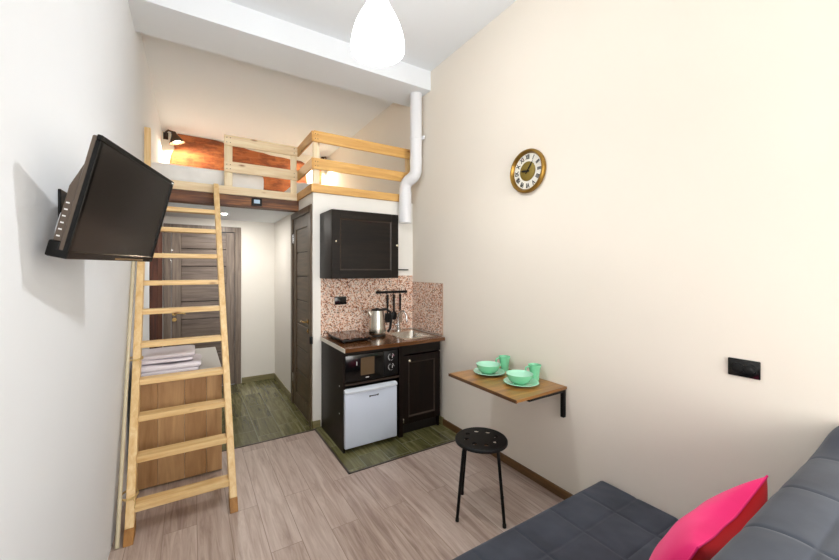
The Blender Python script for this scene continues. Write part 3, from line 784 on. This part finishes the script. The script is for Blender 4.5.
ZT = .7425
def plate(x, y, lab):
    o = build('plate', MB().lathe([(0, .001), (.055, .001), (.062, .0), (.068, .003), (.112, .016), (.115, .018), (.112, .020), (.066, .009), (0, .006)], (0, 0, 0), 48), M['mint_in'], smooth=True)
    o.location = (x, y, ZT); return tag(o, lab, 'plate', 'mint plates on the wall table')
def bowl(x, y, lab):
    b = thing('bowl', (x, y, ZT+.0075), lab, 'bowl', 'mint bowls on the wall table')
    build('body', MB().lathe([(0, .002), (.04, .0), (.045, .002), (.048, .006), (.068, .020), (.081, .042), (.088, .064)], n=48), M['mint'], b, local=True, smooth=True)
    build('inside', MB().lathe([(.088, .064), (.085, .064), (.078, .044), (.064, .024), (.044, .010), (0, .008)], n=48), M['mint_in'], b, local=True, smooth=True)
    return b
def mug(x, y, ang, lab):
    m = thing('mug', (x, y, ZT), lab, 'mug', 'mint mugs on the wall table')
    build('body', MB().lathe([(0, .001), (.026, .0), (.029, .003), (.030, .03), (.036, .07), (.043, .102), (.044, .106), (.041, .106), (.034, .07), (.027, .03), (.024, .008), (0, .007)], n=40), M['mint'], m, local=True, smooth=True)
    P = [(.036, 0, .088), (.050, 0, .096), (.064, 0, .088), (.066, 0, .066), (.054, 0, .044), (.031, 0, .038)]
    build('handle', MB().tube(P, .0055, 10), M['mint'], m, local=True, smooth=True)
    m.rotation_euler = (0, 0, ang); return m
plate(1.845, 1.985, 'mint plate at the far left end of the wall table under a bowl')
plate(1.855, 1.690, 'mint plate at the near right end of the wall table under a bowl')
b1 = bowl(1.835, 1.985, 'mint green bowl on the plate at the far left end of the wall table')
b2 = copy_tree(b1); b2.location = (1.845, 1.695, ZT+.0075); b2['label'] = 'mint green bowl on the plate nearer the sofa'
c1 = mug(2.0, 1.985, 2.7, 'mint mug by the wall behind the far left bowl')
c2 = copy_tree(c1); c2.location = (2.0, 1.70, ZT); c2['label'] = 'mint mug by the wall behind the bowl nearer the sofa'

# ------------------------------------------------------------------ stool
sx, sy = 1.532, 1.72
sl = thing('stool', (sx, sy, 0), 'round black metal stool with holes in its seat beside the wall table', 'stool')
def disc_with_holes(R, z0, z1, nh=8, rh=.016, rc=.095):
    mb = MB(); bm = mb.bm
    import mathutils.geometry as G
    n = 64; co = []; edges = []
    def ring(cx, cy, r, n):
        k = len(co)
        for i in range(n): co.append(Vector((cx+r*math.cos(2*PI*i/n), cy+r*math.sin(2*PI*i/n))))
        for i in range(n): edges.append((k+i, k+(i+1) % n))
    ring(0, 0, R, n)
    cs = [(rc*math.cos(2*PI*(i+.5)/nh), rc*math.sin(2*PI*(i+.5)/nh)) for i in range(nh)]
    for c in cs: ring(c[0], c[1], rh, 18)
    vs, es, fs, *_ = G.delaunay_2d_cdt(co, edges, [], 0, 1e-6)
    keep = []
    for f_ in fs:
        c = sum((vs[i] for i in f_), Vector((0, 0)))/len(f_)
        if any((c-Vector(q)).length < rh*.98 for q in cs): continue
        keep.append(f_)
    T = [bm.verts.new((v.x, v.y, z1)) for v in vs]; B = [bm.verts.new((v.x, v.y, z0)) for v in vs]
    cnt = {}
    for f_ in keep:
        bm.faces.new([T[i] for i in f_]); bm.faces.new([B[i] for i in f_][::-1])
        for a, b in zip(f_, f_[1:]+f_[:1]): cnt[(a, b)] = 1
    for (a, b) in cnt:
        if (b, a) not in cnt: bm.faces.new((T[b], T[a], B[a], B[b]))
    return mb
sd = disc_with_holes(.153, .446, .452)
sd.lathe([(.1525, .452), (.158, .450), (.162, .444), (.162, .432), (.158, .432), (.158, .443), (.1525, .446)], n=64)
build('seat', sd, M['black_metal'], sl, local=True, smooth=True)
for k, ad in enumerate((PI, -PI/2+.05, .05, PI/2)):
    c, s = math.cos(ad), math.sin(ad)
    P = [(r*c, r*s, z) for r, z in ((.04, .437), (.10, .437), (.125, .434), (.138, .422), (.143, .40), (.165, .22), (.19, .008))]
    lg = build('leg', MB().tube(P, .0095, 12), M['black_metal'], sl, local=True, smooth=True)
    build('foot_cap', MB().cyl((.19*c, .19*s, .001), (.189*c, .189*s, .018), .0115, n=14), M['black'], lg, local=True, smooth=True)

# ------------------------------------------------------------------ clock
ck = thing('wall_clock', (XR, 1.812, 2.214), 'round gold rimmed clock with roman numerals on the right wall', 'clock', rot=(0, 0, -PI/2))
RX = Matrix.Rotation(PI/2, 4, 'X')
build('rim', MB().lathe([(.128, .0), (.150, .0), (.157, .006), (.158, .022), (.153, .034), (.146, .038), (.139, .036), (.134, .026), (.128, .016)], M4=RX, n=64, close=True), M['gold'], ck, local=True, smooth=True)
build('dial', MB().lathe([(.132, .012), (0, .012), (0, .001), (.132, .001)], M4=RX, n=64), plain('ivory dial', s2l(236, 232, 220), .5), ck, local=True)
build('centre_disc', MB().lathe([(.070, .0125), (.070, .016), (.066, .018), (0, .018)], M4=RX, n=48), M['golddisc'], ck, local=True, smooth=True)
nm = ['XII', 'I', 'II', 'III', 'IIII', 'V', 'VI', 'VII', 'VIII', 'IX', 'X', 'XI']
mbn = MB()
for i, s in enumerate(nm):
    cu = bpy.data.curves.new('n', 'FONT'); cu.body = s; cu.size = .046; cu.extrude = .0008; cu.offset = .0012; cu.align_x = 'CENTER'; cu.align_y = 'CENTER'
    ob = bpy.data.objects.new('n', cu); COL.objects.link(ob); dg = bpy.context.evaluated_depsgraph_get(); dg.update()
    me = bpy.data.meshes.new_from_object(ob.evaluated_get(dg)); COL.objects.unlink(ob); bpy.data.objects.remove(ob)
    a = -2*PI*i/12
    me.transform(RX @ Matrix.Rotation(a, 4, 'Z') @ Matrix.Translation((0, .101, .0135)) @ Matrix.Diagonal((.62 if len(s) > 2 else .8, 1, 1, 1)))
    mbn = MB(); mbn.bm.from_mesh(me); build('numeral', mbn, M['black'], ck, local=True)
def hand(ang, L, w):
    mb = MB().prism([(-w/2, -.02), (w/2, -.02), (w*.7, L*.6), (0, L), (-w*.7, L*.6)], 1, -.0215, -.0195)
    bmesh.ops.transform(mb.bm, matrix=Matrix.Rotation(ang, 4, 'Y'), verts=mb.bm.verts)
    return build('hand', mb, M['black'], ck, local=True)
hand(math.radians(38), .085, .008); hand(math.radians(-82), .062, .010)

# ------------------------------------------------------------------ television
W_, H_ = .60, .36
tv = thing('television', (-.1795, 1.643, 1.707), 'black flat television tilted down on a bracket on the left wall', 'television')
a, b, c = 1.326, .238, -.009
tv.matrix_world = Matrix.Translation((-.1795, 1.643, 1.707)) @ Matrix.Rotation(a, 4, 'Z') @ Matrix.Rotation(b, 4, 'X') @ Matrix.Rotation(c, 4, 'Y')
TVM = tv.matrix_world.copy()
bz = MB(); q = .016
bz.box(-W_/2, W_/2, 0, .014, H_/2-q, H_/2, .002).box(-W_/2, W_/2, 0, .03, -H_/2, -H_/2+q+.006, .002)
bz.box(-W_/2, -W_/2+q, 0, .014, -H_/2+q, H_/2-q, .002).box(W_/2-q, W_/2, 0, .014, -H_/2+q, H_/2-q, .002)
build('bezel', bz, M['tv_bezel'], tv, local=True)
build('screen', MB().box(-W_/2+q, W_/2-q, .004, .012, -H_/2+q+.004, H_/2-q), M['screen'], tv, local=True)
bk = MB()
bk.box(-W_/2+.004, W_/2-.004, .012, .026, -H_/2+.002, H_/2-.004, .003)
bk.prism([(.024, -.170), (.050, -.170), (.050, .02), (.024, .12)], 0, -.285, .285, .004)
back = build('back_shell', bk, M['tv_back'], tv, local=True)
build('speaker_bar', MB().box(-.292, .292, .027, .056, -.182, -.135, .006, 2), M['tv_bezel'], tv, local=True, smooth=True)
pt = MB()
for i in range(6): pt.box(-.2858, -.2848, .036, .044, -.124+i*.019, -.120+i*.019)
build('port', pt, M['white_print'], back, local=True)['kind'] = 'stuff'
build('bezel_highlight', MB().box(-.03, .20, -.0006, .0, -H_/2+.004, -H_/2+.010), plain('bezel highlight', s2l(150, 120, 80), .3, .5), tv, local=True)  # tan strip paints a highlight along the lower bezel
build('corner_badge', MB().box(W_/2-.028, W_/2-.006, -.0006, .0, H_/2-.012, H_/2-.006), M['white_print'], tv, local=True)
# wall bracket
br = thing('tv_bracket', (XL, 1.76, 1.66), 'black jointed bracket holding the television off the left wall', 'bracket')
build('wall_plate', MB().box(XL, XL+.008, 1.625, 1.73, 1.63, 1.765, .002), M['black_metal'], br)
hub = TVM @ Vector((.06, .066, .0))
build('arm', MB().tube([(XL+.008, 1.70, 1.68), (XL+.05, 1.70, 1.685), tuple(hub)], .012, 10).cyl((XL+.022, 1.70, 1.65), (XL+.022, 1.70, 1.72), .013), M['black_metal'], br, smooth=True)
cab = build('cable', MB().tube([(-.356, 1.70, 1.752), (-.340, 1.66, 1.745), (-.335, 1.60, 1.715), (-.335, 1.52, 1.668), (-.335, 1.474, 1.618), (-.335, 1.470, 1.575), (-.330, 1.474, 1.545)], .007, 10), M['white_plastic'], smooth=True)
tag(cab, 'white cable looping down behind the left side of the television', 'cable')

# ------------------------------------------------------------------ pendant
pc = Vector((.86, 1.80, 0))
pd = thing('pendant_lamp', (pc.x, pc.y, 2.69), 'white bell shaped pendant lamp hanging lit from the ceiling', 'lamp')
outer = [(.142, 0), (.1455, .012), (.144, .045), (.136, .09), (.121, .14), (.098, .19), (.074, .232), (.058, .27), (.052, .31), (.046, .36), (.030, .385), (.012, .392)]
prof = outer + [(.008, .388)] + [(max(.008, r-.0035), z) for r, z in outer[::-1][1:]]
build('lamp_shade', MB().lathe(prof, (pc.x, pc.y, 2.69), 56, close=True), M['shade'], pd, smooth=True)
build('bulb', MB().sph((pc.x, pc.y, 2.765), .042), M['bulb'], pd, smooth=True)
build('bulb_socket', MB().cyl((pc.x, pc.y, 2.80), (pc.x, pc.y, 3.07), .016), M['white_plastic'], pd, smooth=True)
build('cord', MB().cyl((pc.x, pc.y, 3.07), (pc.x, pc.y, HC), .003, n=8), M['white_plastic'], pd)
build('ceiling_rose', MB().lathe([(0, -.04), (.02, -.04), (.045, -.015), (.048, 0), (0, 0)], (pc.x, pc.y, HC)), M['white_plastic'], pd, smooth=True)

# ------------------------------------------------------------------ sofa
sf = thing('sofa_bed', (1.06, .7, 0), 'slate grey quilted sofa bed standing against the right wall', 'sofa')
def seam(p, p0, step):
    d = (p-p0) % step; d = min(d, step-d); return d
def puff(d, r=.05): return min(1, d/r)**.5 if d < r else 1
X0, X1 = .09, XR-.004
sm = MB(); nx, ny = 340, 74
ys0, ys1 = .50, 1.262
def seat_pt(u, v):
    x = X0+(X1-X0)*u
    # v wraps: front side bottom -> top -> back
    L = [0, .15, .15+(ys1-ys0)+.0]
    return x
prof = []   # (y, z) down the far side and over the top
for i in range(8): prof.append((ys1, .10+.13*i/7))
for i in range(1, 6):
    a = PI/2*i/5; prof.append((ys1-.035*(1-math.cos(a)), .23+.035*math.sin(a)))
for i in range(1, 101): prof.append((ys1-.035-(ys1-.035-ys0)*i/100, .265))
for i in range(1, 5): prof.append((ys0, .265-.16*i/4))
V = []
for i in range(nx):
    x = X0+(X1-X0)*i/(nx-1); row = []
    ex = min(1, (x-X0)/.03, (X1-x)/.03)
    for (y, z) in prof:
        dz = 0
        if z >= .264:
            d = min(seam(x, 1.312-.262*4, .262), seam(y, 1.048-.2*2, .2))
            dz = -.005*(1-min(1, d/.010)**.7)-.002*(1-min(1, d/.06))+.004*noise.noise(Vector((x*5, y*5, 1)))+.0015*noise.noise(Vector((x*19, y*17, 3)))
            dz -= .03*(1-math.sqrt(max(0, 1-(1-ex)**2)))
        elif z > .22: dz = -.03*(1-math.sqrt(max(0, 1-(1-ex)**2)))
        row.append(sm.bm.verts.new((x, y+.002*noise.noise(Vector((x*6, z*9, 0))), z+dz)))
    V.append(row)
for A, B in zip(V, V[1:]):
    for k in range(len(prof)-1): sm.bm.faces.new((A[k], B[k], B[k+1], A[k+1]))
for r_ in (V[0], V[-1]): sm.bm.faces.new(r_)
sm.bm.faces.new([r_[0] for r_ in V]+[r_[-1] for r_ in V[::-1]])
build('seat_mattress', sm, M['sofa'], sf, smooth=True)
# backrest
ctrl = [(.495, .27), (.475, .36), (.445, .50), (.415, .64), (.385, .76), (.362, .82), (.338, .848), (.30, .860), (.255, .862), (.215, .856), (.17, .850), (.13, .835), (.10, .80), (.085, .72), (.09, .55), (.12, .36), (.16, .22), (.30, .18), (.44, .20)]
def catmull(P, n):
    out = []; m = len(P)
    for i in range(m):
        p0, p1, p2, p3 = (Vector(P[(i+k-1) % m]) for k in range(4))
        for j in range(n):
            t = j/n
            out.append(.5*((2*p1)+(-p0+p2)*t+(2*p0-5*p1+4*p2-p3)*t*t+(-p0+3*p1-3*p2+p3)*t**3))
    return out
PR = catmull(ctrl, 10)
bm_ = MB(); V = []
for i in range(nx):
    x = X0+(X1-X0)*i/(nx-1); row = []
    e = min((x-X0), (X1-x))/.035; e = min(1, e); sh = .02*(1-math.sqrt(max(0, 1-(1-e)**2)))
    lift = .078*math.exp(-((x-2.08)/.14)**2)
    n = len(PR)
    for k, p in enumerate(PR):
        t = (PR[(k+1) % n]-PR[k-1]).normalized(); nrm = Vector((-t.y, t.x)) # candidate
        cen = Vector((.28, .5))
        if nrm.dot(p-cen) < 0: nrm = -nrm
        arcz = [.222, .862]
        dseam = seam(x, 1.525-.305*4, .305)
        ds2 = (p-Vector((.222, .858))).length
        ds3 = (p-Vector((.40, .70))).length; ds4 = (p-Vector((.45, .48))).length; ds5 = (p-Vector((.088, .62))).length
        d = min(dseam, ds2, ds3, ds4, ds5)
        off = -.004*(1-min(1, d/.010)**.7)-.002*(1-min(1, d/.06))-sh*.4+.004*noise.noise(Vector((x*5, p.x*7, p.y*7)))
        q = p+nrm*off
        zz = q.y+lift*min(1, max(0, (q.y-.4)/.3))
        row.append(bm_.bm.verts.new((x, q.x-lift*.35*min(1, max(0, (q.y-.5)/.2)), zz)))
    V.append(row)
n = len(PR)
for A, B in zip(V, V[1:]):
    for k in range(n): bm_.bm.faces.new((A[k], B[k], B[(k+1) % n], A[(k+1) % n]))
for r_ in (V[0], V[-1]): bm_.bm.faces.new(r_)
build('backrest', bm_, M['sofa'], sf, smooth=True)
build('frame', MB().box(X0+.05, X1-.03, .30, 1.20, .065, .10, .004), M['black_metal'], sf)
for x in (X0+.12, X1-.12):
    for y in (.36, 1.14): build('leg', MB().cyl((x, y, .001), (x, y, .066), .02, n=16), M['black_metal'], sf)

# pink pillow
pw, ph, pt_ = .56, .53, .098
T0 = Vector((1.462, .448, .735)); Bt = Vector((1.50, .65, .283))
ux = Vector((1, 0.0, .05)).normalized(); vdir = (T0-Bt).normalized(); nd = ux.cross(vdir).normalized()
cen = (T0+Bt)/2
pm = MB(); npil = 41
def cushion(sign):
    def f_(u, v):
        a, b = 2*u-1, 2*v-1
        ra = 1-.055*(1-abs(b)**1.6)*1.0; rb = 1-.055*(1-abs(a)**1.6)
        th = pt_*((1-abs(a)**2.4)*(1-abs(b)**2.4))**.5
        p = cen+ux*(a*ra*pw/2)+vdir*(b*rb*ph/2)+nd*(sign*th)
        p += nd*.006*noise.noise(Vector((a*2.2, b*2.2, sign)))*(1-abs(a*b))
        p.z -= .02*(1-a*a)*max(0, b)
        return p
    return f_
pm.grid(cushion(-1), npil, npil)
bmesh.ops.remove_doubles(pm.bm, verts=pm.bm.verts, dist=.0008)
pil = thing('cushion', (1.46, .77, .28), 'hot pink square cushion leaning on the grey sofa backrest', 'cushion')
build('cover', pm, M['pink'], pil, smooth=True)
pr_ = MB(); pr_.grid(cushion(1), npil, npil)
build('back_panel', pr_, M['red'], pil, smooth=True, label='deep red back panel')
rim = []
for i in range(161):
    t = (i/160)*4; s_i = int(min(3.999, t)); f_ = t-s_i
    uv = [(f_, 0), (1, f_), (1-f_, 1), (0, 1-f_)][s_i]
    rim.append(cushion(1)(*uv))
build('piping', MB().tube(rim, .0035, 8, caps=False), M['pink'], pil, smooth=True)

# ------------------------------------------------------------------ light
def area(name, loc, rot, sx, sy, e, col):
    l = bpy.data.lights.new(name, 'AREA'); l.shape = 'RECTANGLE'; l.size = sx; l.size_y = sy; l.energy = e; l.color = col
    o = bpy.data.objects.new(name, l); COL.objects.link(o); o.location = loc; o.rotation_euler = rot; return o
area('window_fill', ((wx0+wx1)/2, YB-.26, (wz0+wz1)/2), (PI/2, 0, 0), wx1-wx0, wz1-wz0, 108, (1, .965, .92))  # added fill light outside the unseen rear window
w = bpy.data.worlds.new('World'); sc.world = w; w.use_nodes = True
bg = w.node_tree.nodes['Background']; bg.inputs[0].default_value = (.8, .9, 1, 1); bg.inputs[1].default_value = 1.0

# ------------------------------------------------------------------ camera
cd = bpy.data.cameras.new('Camera'); cam = bpy.data.objects.new('Camera', cd); COL.objects.link(cam)
cam.location = (0, 0, 1.5); cam.rotation_euler = (PI/2, 0, -math.atan(227.5/363.4))
cd.sensor_width = 36; cd.lens = 36*363.4/839; cd.shift_y = -10/839; cd.clip_start = .02
sc.camera = cam
sc.view_settings.view_transform = 'Standard'; sc.view_settings.look = 'None'
sc.view_settings.gamma = 1; sc.view_settings.use_curve_mapping = False
sc.view_settings.exposure = 0.36
